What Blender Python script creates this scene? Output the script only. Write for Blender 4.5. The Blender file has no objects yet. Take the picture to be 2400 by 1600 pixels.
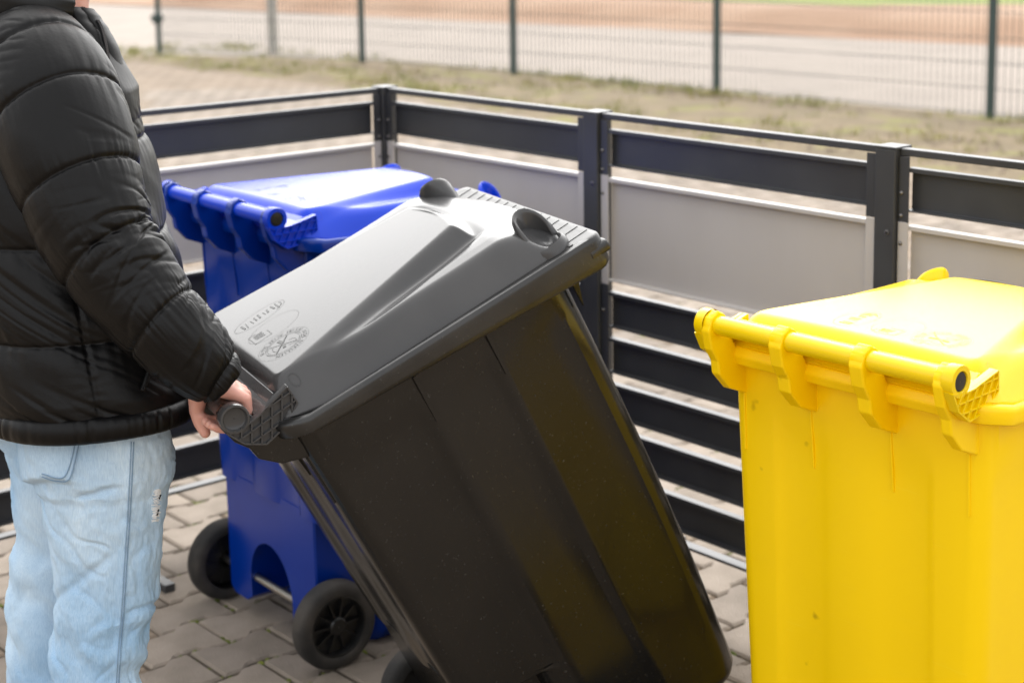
import bpy, bmesh, math, random
import numpy as np
from mathutils import Vector, Matrix, noise
random.seed(7)
S = bpy.context.scene
COL = S.collection
R = math.radians

# ------------------------------------------------------------------ camera
FPX, PPY = 3866.69, 393.43                     # focal length and principal row for a 2400 x 1600 picture
CAM = np.array([3.8259, -2.7806, 1.666])
RT = np.array([0.6498, 0.7599, -0.0147]); UP = np.array([-0.1061, 0.1099, 0.9883]); FW = np.array([-0.7526, 0.6406, -0.152])
cd = bpy.data.cameras.new('camera'); cam = bpy.data.objects.new('camera', cd); COL.objects.link(cam)
cd.sensor_width = 36; cd.sensor_fit = 'HORIZONTAL'; cd.lens = FPX/2400*36
cd.shift_y = -(800-PPY)/2400
cd.clip_start = 0.05; cd.clip_end = 500
cam.matrix_world = Matrix(((RT[0], UP[0], -FW[0], CAM[0]), (RT[1], UP[1], -FW[1], CAM[1]), (RT[2], UP[2], -FW[2], CAM[2]), (0, 0, 0, 1)))
cd.dof.use_dof = True; cd.dof.focus_distance = 2.58; cd.dof.aperture_fstop = 4.5
S.camera = cam

def at(x, y, d):                               # the point seen at pixel (x, y), d metres in front of the camera
    return Vector(CAM + d*(FW + RT*(x-1200)/FPX + UP*(PPY-y)/FPX))

# ------------------------------------------------------------------ sky, sun, exposure
SUN_EL, SUN_AZ = 42.0, 140.0                   # azimuth measured from +X towards +Y
w = bpy.data.worlds.new('World'); S.world = w; w.use_nodes = True
nt = w.node_tree; nt.nodes.clear()
sky = nt.nodes.new('ShaderNodeTexSky'); sky.sky_type = 'NISHITA'; sky.sun_disc = False
sky.sun_elevation = R(SUN_EL); sky.sun_rotation = R(90-SUN_AZ); sky.air_density = 1.0; sky.dust_density = 8.0; sky.ozone_density = 1.0
hs = nt.nodes.new('ShaderNodeHueSaturation'); hs.inputs['Saturation'].default_value = 0.12; hs.inputs['Value'].default_value = 9.0
bg = nt.nodes.new('ShaderNodeBackground'); bg.inputs['Strength'].default_value = 0.15
wo = nt.nodes.new('ShaderNodeOutputWorld')
gm = nt.nodes.new('ShaderNodeGamma'); gm.inputs['Gamma'].default_value = 0.5       # an overcast sky is evener than a clear one
nt.links.new(sky.outputs[0], hs.inputs['Color']); nt.links.new(hs.outputs[0], gm.inputs['Color']); nt.links.new(gm.outputs[0], bg.inputs['Color']); nt.links.new(bg.outputs[0], wo.inputs[0])
sl = bpy.data.lights.new('sun', 'SUN'); sl.energy = 0.5; sl.angle = R(100); sl.color = (1.0, 0.96, 0.90)
sun = bpy.data.objects.new('sun', sl); COL.objects.link(sun)
sd = Vector((math.cos(R(SUN_AZ))*math.cos(R(SUN_EL)), math.sin(R(SUN_AZ))*math.cos(R(SUN_EL)), math.sin(R(SUN_EL))))
sun.rotation_euler = sd.to_track_quat('Z', 'Y').to_euler()
S.view_settings.view_transform = 'Standard'; S.view_settings.look = 'None'
S.view_settings.exposure = 1.28; S.view_settings.gamma = 1.0; S.view_settings.use_curve_mapping = False
S.render.engine = 'CYCLES'; S.cycles.use_denoising = True; S.cycles.max_bounces = 8

# ------------------------------------------------------------------ helpers
def lin(r, g, b): return tuple(((c/255)/12.92 if c/255 < .04045 else ((c/255+.055)/1.055)**2.4) for c in (r, g, b))

def mat(name, c1, c2=None, scale=8.0, rough=.5, rvar=0.0, bump=0.0, bscale=60.0, metal=0.0, spec=.5, sheen=0.0, sss=0.0, detail=6.0, lo=.35, hi=.65,
        spots=None, scratch=0.0, vary=0.0, stretch=None):
    m = bpy.data.materials.new(name); m.use_nodes = True; n = m.node_tree.nodes; l = m.node_tree.links
    p = n['Principled BSDF']
    p.inputs['Metallic'].default_value = metal; p.inputs['Roughness'].default_value = rough; p.inputs['Specular IOR Level'].default_value = spec
    if sheen: p.inputs['Sheen Weight'].default_value = sheen; p.inputs['Sheen Roughness'].default_value = .4
    if sss:
        p.inputs['Subsurface Weight'].default_value = sss; p.inputs['Subsurface Radius'].default_value = (.012, .005, .003); p.inputs['Subsurface Scale'].default_value = 1.0
    tc = n.new('ShaderNodeTexCoord'); src = tc.outputs['Object']
    if stretch:
        mp = n.new('ShaderNodeMapping'); mp.inputs['Scale'].default_value = stretch; l.new(src, mp.inputs['Vector']); src = mp.outputs[0]
    col = None
    if c2 is not None:
        t = n.new('ShaderNodeTexNoise'); t.inputs['Scale'].default_value = scale; t.inputs['Detail'].default_value = detail; l.new(src, t.inputs['Vector'])
        r = n.new('ShaderNodeValToRGB'); r.color_ramp.elements[0].position = lo; r.color_ramp.elements[1].position = hi
        r.color_ramp.elements[0].color = (*c1, 1); r.color_ramp.elements[1].color = (*c2, 1); l.new(t.outputs['Fac'], r.inputs['Fac']); col = r.outputs['Color']
        if rvar:
            mr = n.new('ShaderNodeMapRange'); mr.inputs['To Min'].default_value = rough-rvar; mr.inputs['To Max'].default_value = rough+rvar
            l.new(t.outputs['Fac'], mr.inputs['Value']); l.new(mr.outputs[0], p.inputs['Roughness'])
    if spots:                                   # (colour, scale, threshold)
        t = n.new('ShaderNodeTexNoise'); t.inputs['Scale'].default_value = spots[1]; t.inputs['Detail'].default_value = 3; l.new(src, t.inputs['Vector'])
        r = n.new('ShaderNodeValToRGB'); r.color_ramp.elements[0].position = spots[2]; r.color_ramp.elements[1].position = spots[2]+.06
        l.new(t.outputs['Fac'], r.inputs['Fac'])
        mx = n.new('ShaderNodeMix'); mx.data_type = 'RGBA'; l.new(r.outputs['Color'], mx.inputs[0])
        if col is None: mx.inputs[6].default_value = (*c1, 1)
        else: l.new(col, mx.inputs[6])
        mx.inputs[7].default_value = (*spots[0], 1); col = mx.outputs[2]
    if vary:
        oi = n.new('ShaderNodeObjectInfo'); hv = n.new('ShaderNodeHueSaturation'); mr = n.new('ShaderNodeMapRange')
        mr.inputs['To Min'].default_value = 1-vary; mr.inputs['To Max'].default_value = 1+vary; l.new(oi.outputs['Random'], mr.inputs['Value']); l.new(mr.outputs[0], hv.inputs['Value'])
        if col is None: hv.inputs['Color'].default_value = (*c1, 1)
        else: l.new(col, hv.inputs['Color'])
        col = hv.outputs[0]
    smask = None
    if scratch:                                 # thin random lines, two directions
        ms = []
        for rot, sd_ in (((.3, .9, .5), 2.2), ((1.1, -.6, -.8), 2.9)):
            mp = n.new('ShaderNodeMapping'); mp.inputs['Rotation'].default_value = rot; mp.inputs['Scale'].default_value = (2.5, 70, 70); l.new(tc.outputs['Object'], mp.inputs['Vector'])
            t = n.new('ShaderNodeTexNoise'); t.inputs['Scale'].default_value = sd_; t.inputs['Detail'].default_value = 2; l.new(mp.outputs[0], t.inputs['Vector'])
            r = n.new('ShaderNodeValToRGB'); r.color_ramp.elements[0].position = .69; r.color_ramp.elements[1].position = .76; l.new(t.outputs['Fac'], r.inputs['Fac']); ms.append(r.outputs['Color'])
        mm = n.new('ShaderNodeMath'); mm.operation = 'MAXIMUM'; l.new(ms[0], mm.inputs[0]); l.new(ms[1], mm.inputs[1]); smask = mm.outputs[0]
        sc_ = n.new('ShaderNodeMath'); sc_.operation = 'MULTIPLY'; sc_.inputs[1].default_value = scratch*2; l.new(smask, sc_.inputs[0])
        mx = n.new('ShaderNodeMix'); mx.data_type = 'RGBA'; l.new(sc_.outputs[0], mx.inputs[0])
        if col is None: mx.inputs[6].default_value = (*c1, 1)
        else: l.new(col, mx.inputs[6])
        mx.inputs[7].default_value = (min(c1[0]*1.2+.08, 1), min(c1[1]*1.2+.08, 1), min(c1[2]*1.2+.075, 1), 1); col = mx.outputs[2]
    if col is None: p.inputs['Base Color'].default_value = (*c1, 1)
    else: l.new(col, p.inputs['Base Color'])
    hgt = None
    if bump:
        t = n.new('ShaderNodeTexNoise'); t.inputs['Scale'].default_value = bscale; t.inputs['Detail'].default_value = 4; l.new(src, t.inputs['Vector'])
        b = n.new('ShaderNodeBump'); b.inputs['Strength'].default_value = bump; b.inputs['Distance'].default_value = .004; l.new(t.outputs['Fac'], b.inputs['Height']); hgt = b
    if scratch:
        b = n.new('ShaderNodeBump'); b.inputs['Strength'].default_value = scratch; b.inputs['Distance'].default_value = .001; l.new(smask, b.inputs['Height'])
        if hgt: l.new(hgt.outputs[0], b.inputs['Normal'])
        hgt = b
    if hgt: l.new(hgt.outputs[0], p.inputs['Normal'])
    return m

class MB:
    def __init__(s): s.v = []; s.f = []
    def add(s, vs, fs):
        o = len(s.v); s.v += [tuple(v) for v in vs]; s.f += [tuple(i+o for i in f) for f in fs]; return s
    def box(s, a, b):
        (x0, y0, z0), (x1, y1, z1) = a, b
        return s.add([(x0,y0,z0),(x1,y0,z0),(x1,y1,z0),(x0,y1,z0),(x0,y0,z1),(x1,y0,z1),(x1,y1,z1),(x0,y1,z1)],
                     [(0,3,2,1),(4,5,6,7),(0,1,5,4),(1,2,6,5),(2,3,7,6),(3,0,4,7)])
    def loft(s, rings, cap=True, closed=True):
        n = len(rings[0]); o = [p for r in rings for p in r]; f = []
        for i in range(len(rings)-1):
            for j in range(n if closed else n-1):
                k = (j+1) % n; f.append((i*n+j, i*n+k, (i+1)*n+k, (i+1)*n+j))
        if cap and closed: f.append(tuple(reversed(range(n)))); f.append(tuple(range((len(rings)-1)*n, len(rings)*n)))
        return s.add(o, f)
    def prism(s, poly, ax, a, b):               # polygon in the plane across axis ax, from a to b
        def P(u, v, t): return (t, u, v) if ax == 0 else (u, t, v) if ax == 1 else (u, v, t)
        return s.loft([[P(u, v, a) for u, v in poly], [P(u, v, b) for u, v in poly]])
    def tube(s, path, rad, n=12, cap=True):
        path = [Vector(p) for p in path]; rings = []; prev = None
        for i, p in enumerate(path):
            t = (path[min(i+1, len(path)-1)]-path[max(i-1, 0)]).normalized()
            if prev is None: u = t.orthogonal().normalized()
            else: u = (prev - t*prev.dot(t)).normalized()
            prev = u; q = t.cross(u); r = rad[i] if hasattr(rad, '__len__') else rad
            rings.append([p+(u*math.cos(a)+q*math.sin(a))*r for a in (2*math.pi*k/n for k in range(n))])
        return s.loft(rings, cap)
    def lathe(s, prof, c, axis, n=32):          # prof: (radius, offset along axis)
        axis = Vector(axis).normalized(); u = axis.orthogonal().normalized(); q = axis.cross(u); c = Vector(c)
        return s.loft([[c+axis*h+(u*math.cos(a)+q*math.sin(a))*r for a in (2*math.pi*k/n for k in range(n))] for r, h in prof], cap=False)
    def build(s, name, m, parent=None, smooth=None, bevel=0.0, fix=True):
        me = bpy.data.meshes.new(name); me.from_pydata(s.v, [], s.f); me.update()
        if fix:
            bm = bmesh.new(); bm.from_mesh(me); bmesh.ops.recalc_face_normals(bm, faces=bm.faces); bm.to_mesh(me); bm.free()
        if m: me.materials.append(m)
        if smooth is not None:
            me.polygons.foreach_set('use_smooth', [True]*len(me.polygons))
            if smooth < 180: me.set_sharp_from_angle(angle=R(smooth))
        return link(name, me, parent, bevel)

def link(name, me, parent=None, bevel=0.0):
    o = bpy.data.objects.new(name, me); COL.objects.link(o)
    if parent: o.parent = parent
    if bevel:
        b = o.modifiers.new('bevel', 'BEVEL'); b.width = bevel; b.segments = 2; b.limit_method = 'ANGLE'; b.harden_normals = False
    return o
def empty(name, loc=(0,0,0), rot=(0,0,0)):
    o = bpy.data.objects.new(name, None); COL.objects.link(o); o.location = loc; o.rotation_euler = rot; return o
def tag(o, label=None, cat=None, group=None, kind=None):
    for k, v in (('label', label), ('category', cat), ('group', group), ('kind', kind)):
        if v: o[k] = v
    return o
def sstep(a, b, x):
    t = min(max((x-a)/(b-a), 0), 1); return t*t*(3-2*t)
def lerp(a, b, t): return a+(b-a)*t
def interp(tab, x):
    if x <= tab[0][0]: return tab[0][1:]
    for p, q in zip(tab, tab[1:]):
        if x <= q[0]:
            t = (x-p[0])/(q[0]-p[0]); return tuple(lerp(a, b, t) for a, b in zip(p[1:], q[1:]))
    return tab[-1][1:]
def catmull(pts, n):                            # pts: tuples of any length -> n samples
    P = [np.array(p, float) for p in pts]; P = [2*P[0]-P[1]]+P+[2*P[-1]-P[-2]]; out = []
    m = len(P)-3
    for i in range(n):
        u = i/(n-1)*m; k = min(int(u), m-1); t = u-k; a, b, c, d = P[k:k+4]
        out.append(.5*((2*b)+(-a+c)*t+(2*a-5*b+4*c-d)*t*t+(-a+3*b-3*c+d)*t**3))
    return out
N3 = lambda x, y, z: noise.noise(Vector((x, y, z)))

# ------------------------------------------------------------------ materials
M = {}
M['paver'] = mat('paver_concrete', (.225,.185,.145), (.30,.248,.200), 9, rough=.92, bump=.9, bscale=190, vary=.18, spots=((.40,.33,.27), 26, .70))
M['paver_far'] = mat('paver_concrete_far', (.20,.152,.105), (.27,.206,.148), 3, rough=.9, bump=.4, bscale=200)
M['joint'] = mat('mossy_joint', (.11,.085,.055), (.12,.14,.03), 4, rough=.95, bump=.8, bscale=90, lo=.4, hi=.6)
M['earth'] = mat('bare_earth', (.30,.20,.13), (.40,.26,.16), .6, rough=.95, bump=.6, bscale=12)
M['gravel'] = mat('gravel_verge', (.145,.110,.060), (.21,.158,.09), 3.0, rough=.95, bump=.8, bscale=40, spots=((.19,.17,.055), 2.2, .56))
M['road'] = mat('pale_road', (.255,.212,.175), (.30,.25,.207), 1.2, rough=.85, bump=.3, bscale=80)
M['bank'] = mat('reddish_soil', (.27,.155,.09), (.36,.235,.155), .5, rough=.95, bump=.8, bscale=9)
M['meadow'] = mat('meadow_green', (.10,.17,.02), (.20,.24,.04), .8, rough=.9, bump=.8, bscale=15)
M['grass'] = mat('grass_blade', (.17,.20,.035), (.32,.28,.085), 2, rough=.7)
M['stone'] = mat('pebble', (.15,.11,.08), (.28,.21,.15), 3, rough=.9)
M['dark'] = mat('anthracite_powder_coat', (.034,.035,.037), (.045,.046,.048), 6, rough=.42, rvar=.08, bump=.06, bscale=700, spots=((.075,.072,.068), 40, .74))
M['panel'] = mat('grey_panel_coat', (.45,.42,.395), (.475,.445,.42), 1.6, rough=.38, rvar=.06, stretch=(4, 4, 1.2), detail=8, bump=.05, bscale=600)
M['bolt'] = mat('steel_bolt', (.22,.21,.20), rough=.45, metal=1)
M['green'] = mat('green_coated_steel', (.035,.06,.058), rough=.45)
M['galv'] = mat('galvanised_post', (.42,.40,.37), (.5,.48,.44), 20, rough=.6, metal=.3)
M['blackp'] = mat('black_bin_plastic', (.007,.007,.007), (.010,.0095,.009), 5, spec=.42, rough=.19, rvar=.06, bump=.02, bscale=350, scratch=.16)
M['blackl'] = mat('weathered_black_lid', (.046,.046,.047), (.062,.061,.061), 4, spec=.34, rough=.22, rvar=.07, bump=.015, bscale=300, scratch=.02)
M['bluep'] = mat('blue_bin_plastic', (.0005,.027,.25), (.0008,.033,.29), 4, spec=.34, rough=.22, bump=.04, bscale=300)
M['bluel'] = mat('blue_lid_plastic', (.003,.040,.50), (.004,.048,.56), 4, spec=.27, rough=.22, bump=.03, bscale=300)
M['yelp'] = mat('yellow_bin_plastic', (.92,.60,.0), (.95,.63,.0), 3, spec=.28, rough=.36, rvar=.07, bump=.03, bscale=300, scratch=.05, spots=((.52,.31,.0), 14, .72))
M['yell'] = mat('yellow_lid_plastic', (.80,.55,.0), (.84,.58,.0), 4, spec=.36, rough=.24, bump=.03, bscale=300)
M['emb_black'] = mat('raised_mark_black', (.016,.016,.016), rough=.45)
M['blackr'] = mat('scuffed_black_rim', (.014,.014,.014), (.024,.023,.022), 12, rough=.34, rvar=.08, bump=.05, bscale=200, scratch=.22)
M['emb_blue'] = mat('raised_mark_blue', (.003,.016,.36), rough=.5)
M['emb_yellow'] = mat('raised_mark_yellow', (.62,.36,.002), rough=.5)
M['rubber'] = mat('tyre_rubber', (.018,.017,.016), (.085,.072,.06), 9, rough=.8, lo=.42, hi=.75, bump=.3, bscale=200)
M['hub'] = mat('wheel_hub_plastic', (.010,.010,.010), rough=.35)
M['axle'] = mat('zinc_axle', (.5,.48,.44), rough=.35, metal=1)
M['nylon'] = mat('black_nylon', (.0018,.0017,.0019), (.0026,.0025,.0027), 20, rough=.45, bump=.08, bscale=160, spec=.21, sheen=.0)
M['nylon2'] = mat('black_nylon_yoke', (.0035,.0035,.0034), rough=.5, bump=.12, bscale=1200, spec=.28)
M['zip'] = mat('zip_teeth', (.06,.06,.065), rough=.3)
M['denim'] = mat('light_washed_denim', (.24,.43,.65), (.55,.685,.80), 6, rough=.9, bump=.5, bscale=900, sheen=.12, spec=.2, lo=.28, hi=.66, detail=9, stretch=(1, 1, .55))
def denim_threads():
    m = M['denim']; n = m.node_tree.nodes; l = m.node_tree.links; p = n['Principled BSDF']; src = p.inputs['Base Color'].links[0].from_socket
    tc = n.new('ShaderNodeTexCoord'); mp = n.new('ShaderNodeMapping'); mp.inputs['Scale'].default_value = (700, 700, 60); l.new(tc.outputs['Object'], mp.inputs['Vector'])
    t = n.new('ShaderNodeTexNoise'); t.inputs['Scale'].default_value = 1.0; t.inputs['Detail'].default_value = 3; l.new(mp.outputs[0], t.inputs['Vector'])
    r = n.new('ShaderNodeValToRGB'); r.color_ramp.elements[0].position = .35; r.color_ramp.elements[1].position = .65; r.color_ramp.elements[0].color = (.86, .90, .94, 1); r.color_ramp.elements[1].color = (1.08, 1.06, 1.04, 1); l.new(t.outputs['Fac'], r.inputs['Fac'])
    mx = n.new('ShaderNodeMix'); mx.data_type = 'RGBA'; mx.blend_type = 'MULTIPLY'; mx.inputs[0].default_value = 1; l.new(src, mx.inputs[6]); l.new(r.outputs['Color'], mx.inputs[7]); l.new(mx.outputs[2], p.inputs['Base Color'])
denim_threads()
M['stitch'] = mat('denim_stitch', (.20,.30,.42), rough=.9)
M['thread'] = mat('white_frayed_thread', (.86,.88,.90), rough=.95)
M['skin'] = mat('skin', (.62,.31,.245), (.70,.385,.31), 30, rough=.45, bump=.15, bscale=500, sss=.25)
M['hair'] = mat('brown_hair', (.05,.03,.02), rough=.5)
M['shoe'] = mat('grey_shoe', (.1,.1,.11), rough=.7)
M['sole'] = mat('white_sole', (.6,.6,.58), rough=.7)
M['wall'] = mat('render_wall', (.16,.15,.14), (.2,.19,.18), 1.5, rough=.9, bump=.3, bscale=60)

# ------------------------------------------------------------------ ground
def sheet(name, x0, x1, y0, y1, z, m, kind='structure'):
    return tag(MB().add([(x0,y0,z),(x1,y0,z),(x1,y1,z),(x0,y1,z)], [(0,1,2,3)]).build(name, m), kind=kind)
sheet('ground', -150, 150, -150, 150, -.06, M['earth'])
paving = sheet('paving', -22, 9, -9, 6.2, -.013, M['joint'])
def strip(name, y0f, y1f, z, m, nx=60, x0=-70, x1=40, zf=None):
    mb = MB(); ny = 10; xs = [lerp(x0, x1, i/nx) for i in range(nx+1)]
    vs = []; fs = []
    for x in xs:
        for j in range(ny+1):
            y = lerp(y0f(x), y1f(x), j/ny); vs.append((x, y, z + (zf(x, y) if zf else 0)))
    for i in range(nx):
        for j in range(ny): a = i*(ny+1)+j; fs.append((a, a+ny+1, a+ny+2, a+1))
    return tag(mb.add(vs, fs).build(name, m, smooth=180), kind='structure')
edge = lambda x: 6.2 + .55*sstep(-4, -11, x) + .12*N3(x*.6, 3, 1)
strip('verge', lambda x: edge(x)-.25, lambda x: 8.6 if x > -11.5 else max(8.6+.5*(x+11.5), edge(x)-.2), .001, M['gravel'], zf=lambda x, y: (.025*N3(x*1.5, y*1.5, 0)+.015)*sstep(edge(x)-.2, edge(x)+.5, y))
far_edge = lambda x: max(15.6+.118*x, 10.5)
strip('road', lambda x: min(8.45, 8.45+.5*(x+11.5))+.05*N3(x, 0, 5) if x > -15 else 6.7, lambda x: far_edge(x)+.15, -.006, M['road'])
bankz = lambda x, y: .25*sstep(far_edge(x)+.2, far_edge(x)+1.6, y)*(1+.3*N3(x*.3, y*.3, 2))+.04*N3(x*1.2, y*1.2, 0)
strip('soil_bank', lambda x: far_edge(x)+.15*N3(x*.7, 1, 1), lambda x: max(20.4+.225*x, far_edge(x)+1), .002, M['bank'], zf=bankz)
strip('meadow', lambda x: max(19.4+.225*x, far_edge(x)+.6)+.35*N3(x*.5, 7, 1), lambda x: 60, .0, M['meadow'], zf=lambda x, y: bankz(x, y)+.05*sstep(0, .8, y-max(19.4+.225*x, far_edge(x)+.6))-.01)

# pavers: I-shaped interlocking blocks, columns along y
PX, PL = .146, .206
def paver_mesh(detail=True):
    g = .0035; h = PL/2-g; wq, nq = .0825-g, .0635-g
    half = [(wq, -h), (wq, -.052), (nq, -.030), (nq, .030), (wq, .052), (wq, h)]
    poly = half + [(-x, -y) for x, y in half]
    c = .006; inn = [(x-c*(1 if x > 0 else -1), y-(c if y > .08 else -c if y < -.08 else 0)) for x, y in poly]
    mb = MB(); n = len(poly)
    vs = [(x, y, 0) for x, y in inn]+[(x, y, -.005) for x, y in poly]+[(x, y, -.03) for x, y in poly]; fs = [tuple(range(n))]
    for a in (0, n):
        for j in range(n): k = (j+1) % n; fs.append((a+j, a+n+j, a+n+k, a+k))
    return vs, fs
PV, PF = paver_mesh()
pm = bpy.data.meshes.new('paver'); pm.from_pydata(PV, [], PF); pm.materials.append(M['paver']); pm.update()
cells = []
for i in range(-130, 60):
    x = .394 + i*PX
    for j in range(-40, 42):
        y = -.936 + (.5 if i % 2 else 0)*PL + j*PL
        if x < -18 or x > 7 or y < -7 or y > edge(x): continue
        v = np.array([x, y, 0])-CAM; k = v@FW
        if k < .8: sc = 0
        else:
            u = 1200+FPX*(v@RT)/k; q = PPY-FPX*(v@UP)/k
            sc = 1/k if (-80 < u < 2480 and -60 < q < 1680) else 0
        cells.append((sc, x, y, i, j))

PICK = {(i, j) for i, js in {-76:[29],-75:[28,29],-74:[28,29,30,31],-73:[27,28,29,30,31],-72:[27,28,29,30,31,32],-71:[27,28,29,30,31,32],-70:[27,28,29,30,31,32,33,34],-69:[26,27,28,29,30,31,32,33,34],-68:[26,27,28,29,30,31,32,33,34,35],-67:[25,26,27,28,29,30,31,32,33,34,35],-63:[23,24,25,26,27,28,29,30,31,32,33,34],-62:[23,24,25,26,27,28,29,30,31,32,33,34],-61:[23,24,25,26,27,28,29,30,31,32,33],-60:[23],-59:[34],-58:[35],-57:[34],-56:[35],-55:[34],-54:[35],-53:[34],-52:[35],-51:[34],-50:[35],-49:[34,35],-48:[35],-47:[18,19,20,21,22,23,24,25,26,34],-46:[18,19,20,21,22,23,24,25,26,35],-45:[17,18,19,20,21,22,23,24,25,34],-44:[27,35],-43:[26,34],-42:[26,27],-41:[26,27],-40:[26,27,35],-39:[26,27,34],-38:[26,27],-37:[26,27,34],-36:[26,27],-35:[26,27,34],-34:[26,27,34],-33:[26,27,34],-32:[26,27,34],-31:[26],-30:[34],-29:[27],-28:[26,27,34],-27:[26,27,34],-26:[26,27,34],-25:[26,27,34],-24:[10,26,27,34],-23:[26,27],-22:[26,27],-21:[26,27,34],-20:[26,27,34],-19:[26,27,34],-18:[26,27,34],-17:[26,27,34],-16:[26,27,34],-15:[26,34],-13:[26,27],-12:[15,16,26,27],-11:[15,26,27],-10:[15,16,26,27],-9:[15,26,27],-8:[0,3,4,13,16,22,26,27],-7:[12,15],-6:[0,2,3,13],-5:[-1,1,2,10,12],-4:[-1,1,2,10,11],-3:[-2,0,1,10],-2:[-2,0,1,9,10,11],-1:[-2,-1,0,8,10],0:[-2,0,1,9],1:[-1,0,1,7,8],2:[-1,0,1,7],3:[-1,0,1,7],4:[0,1,6],5:[5,6],6:[4,5],7:[3,4],8:[3,4]}.items() for j in js}   # blocks that show largest in the picture

near = sorted(cells, key=lambda c: -((c[3], c[4]) in PICK)*100-c[0])
chosen, rest = near[:300], near[300:]
rng = random.Random(3)
for sc, x, y, i, j in chosen:
    o = link('paver', pm, paving); o.location = (x, y, rng.uniform(-.0025, .0015)); o.rotation_euler = (rng.uniform(-.006, .006), rng.uniform(-.006, .006), rng.uniform(-.008, .008))
vs = []; fs = []
top = list(range(12))
for sc, x, y, i, j in rest:
    dz = rng.uniform(-.0025, .0015); o = len(vs); full = -4.5 < x < 4 and -3.5 < y < 3
    vs += [(a+x, b+y, c+dz) for a, b, c in (PV if full else PV[:24])]; fs += [tuple(k+o for k in f) for f in (PF if full else PF[:13])]
me = bpy.data.meshes.new('far_pavers'); me.from_pydata(vs, [], fs); me.materials.append(M['paver_far']); me.update()
tag(link('far_pavers', me, paving), kind='stuff')

# grass tufts and gravel on the verge
rng = random.Random(11); vs = []; fs = []
def blade(x, y, z, h, a, lean, wd):
    o = len(vs); dx, dy = math.cos(a), math.sin(a); lx, ly = -dy*lean, dx*lean
    vs.extend([(x-dx*wd, y-dy*wd, z), (x+dx*wd, y+dy*wd, z), (x+lx*.5+dx*wd*.7, y+ly*.5+dy*wd*.7, z+h*.6), (x+lx*.5-dx*wd*.7, y+ly*.5-dy*wd*.7, z+h*.6), (x+lx, y+ly, z+h)])
    fs.extend([(o, o+1, o+2, o+3), (o+3, o+2, o+4)])
for k in range(900):
    x = rng.uniform(-16, 3); y = rng.choice([8.35+rng.gauss(0, .12), edge(x)+abs(rng.gauss(0, .35)), rng.uniform(6.4, 8.5)])
    if N3(x*.7, y*.9, 4) < -.1 and rng.random() < .7: continue
    for _ in range(rng.randint(8, 16)):
        blade(x+rng.gauss(0, .05), y+rng.gauss(0, .05), 0, rng.uniform(.03, .10), rng.uniform(0, 6.28), rng.uniform(0, .06), .004)
me = bpy.data.meshes.new('grass'); me.from_pydata(vs, [], fs); me.materials.append(M['grass']); me.update()
tag(link('grass', me), 'short yellow-green grass tufts on the gravel verge', 'grass', kind='stuff')
rng = random.Random(12); mb = MB(); ico = [(0,0,1),(.9,0,.3),(.28,.85,.3),(-.72,.53,.3),(-.72,-.53,.3),(.28,-.85,.3)]
for k in range(3500):
    x = rng.uniform(-12, 2); y = rng.uniform(edge(x)-.05, 8.4); s = rng.uniform(.008, .028); a = rng.uniform(0, 6.28)
    mb.add([(x+s*(px*math.cos(a)-py*math.sin(a)), y+s*(px*math.sin(a)+py*math.cos(a)), .01+s*.6*pz) for px, py, pz in ico], [(0,1,2),(0,2,3),(0,3,4),(0,4,5),(0,5,1)])
tag(mb.build('gravel', M['stone'], fix=False), 'loose brown pebbles on the verge before the mesh fence', 'gravel', kind='stuff')
# moss in the paving joints
rng = random.Random(13); mb = MB()
for sc, x, y, i, j in chosen:
    for _ in range(14):
        s = rng.uniform(.003, .009); e = rng.choice([(rng.uniform(-.08, .08), PL/2), (.083, rng.uniform(-.1, -.05)), (.073, rng.uniform(-.05, -.03)), (.073, rng.uniform(.03, .05)), (.063, rng.uniform(-.03, .03))])
        if N3(x*2.2, y*2.2, 9) < -.05 and rng.random() < .75: continue
        c = (x+e[0], y+e[1]); mb.add([(c[0]+s*px*1.4, c[1]+s*py*1.4, -.012+s*1.1*pz+.003) for px, py, pz in ico], [(0,1,2),(0,2,3),(0,3,4),(0,4,5),(0,5,1)])
M['moss'] = mat('moss', (.07,.10,.012), (.17,.19,.03), 40, rough=.95)
tag(mb.build('moss', M['moss'], paving, fix=False), kind='stuff')

# building behind the photographer (shades the yard from that side)
#BUILDING

# ------------------------------------------------------------------ green mesh fence behind
fence = empty('mesh_fence', (-6.4, 8.4, 0)); tag(fence, 'dark green wire mesh fence along the pale road', 'fence')
FP = [(-14.73, 7.25), (-11.58, 8.11), (-9.19, 8.34), (-6.42, 8.42), (-3.57, 8.48), (-.75, 8.52), (2.0, 8.55)]
def loc(p): return (p[0]+6.4, p[1]-8.4)
for k, p in enumerate(FP):
    x, y = loc(p); mb = MB().box((x-.03, y-.022, -.05), (x+.03, y+.022, 1.83)); po = mb.build('post', M['green'], fence, bevel=.004)
    MB().box((x-.032, y-.024, 1.83), (x+.032, y+.024, 1.845)).build('cap', M['green'], po)
    if k == 0:
        MB().box((x-.10, y-.05, .42), (x+.10, y+.03, .47)).box((x-.045, y-.06, .38), (x+.045, y+.04, .50)).build('latch', M['green'], po, bevel=.006)
for p, q in zip(FP, FP[1:]):
    (x0, y0), (x1, y1) = loc(p), loc(q); L = math.hypot(x1-x0, y1-y0); ux, uy = (x1-x0)/L, (y1-y0)/L; mb = MB(); n = int((L-.1)/.06); off = (L-n*.06)/2
    for i in range(n+1):
        t = off+i*.06; x, y = x0+ux*t, y0+uy*t
        mb.tube([(x, y, .03), (x, y, 1.8)], .0046, 5, cap=False)
    for i in range(10):
        z = .05+i*.20
        for s in (-.006, .006): mb.tube([(x0-uy*s, y0+ux*s, z), (x1-uy*s, y1+ux*s, z)], .0028, 5, cap=False)
    tag(mb.build('wire_panel', M['green'], fence, fix=False), kind='stuff')
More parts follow.
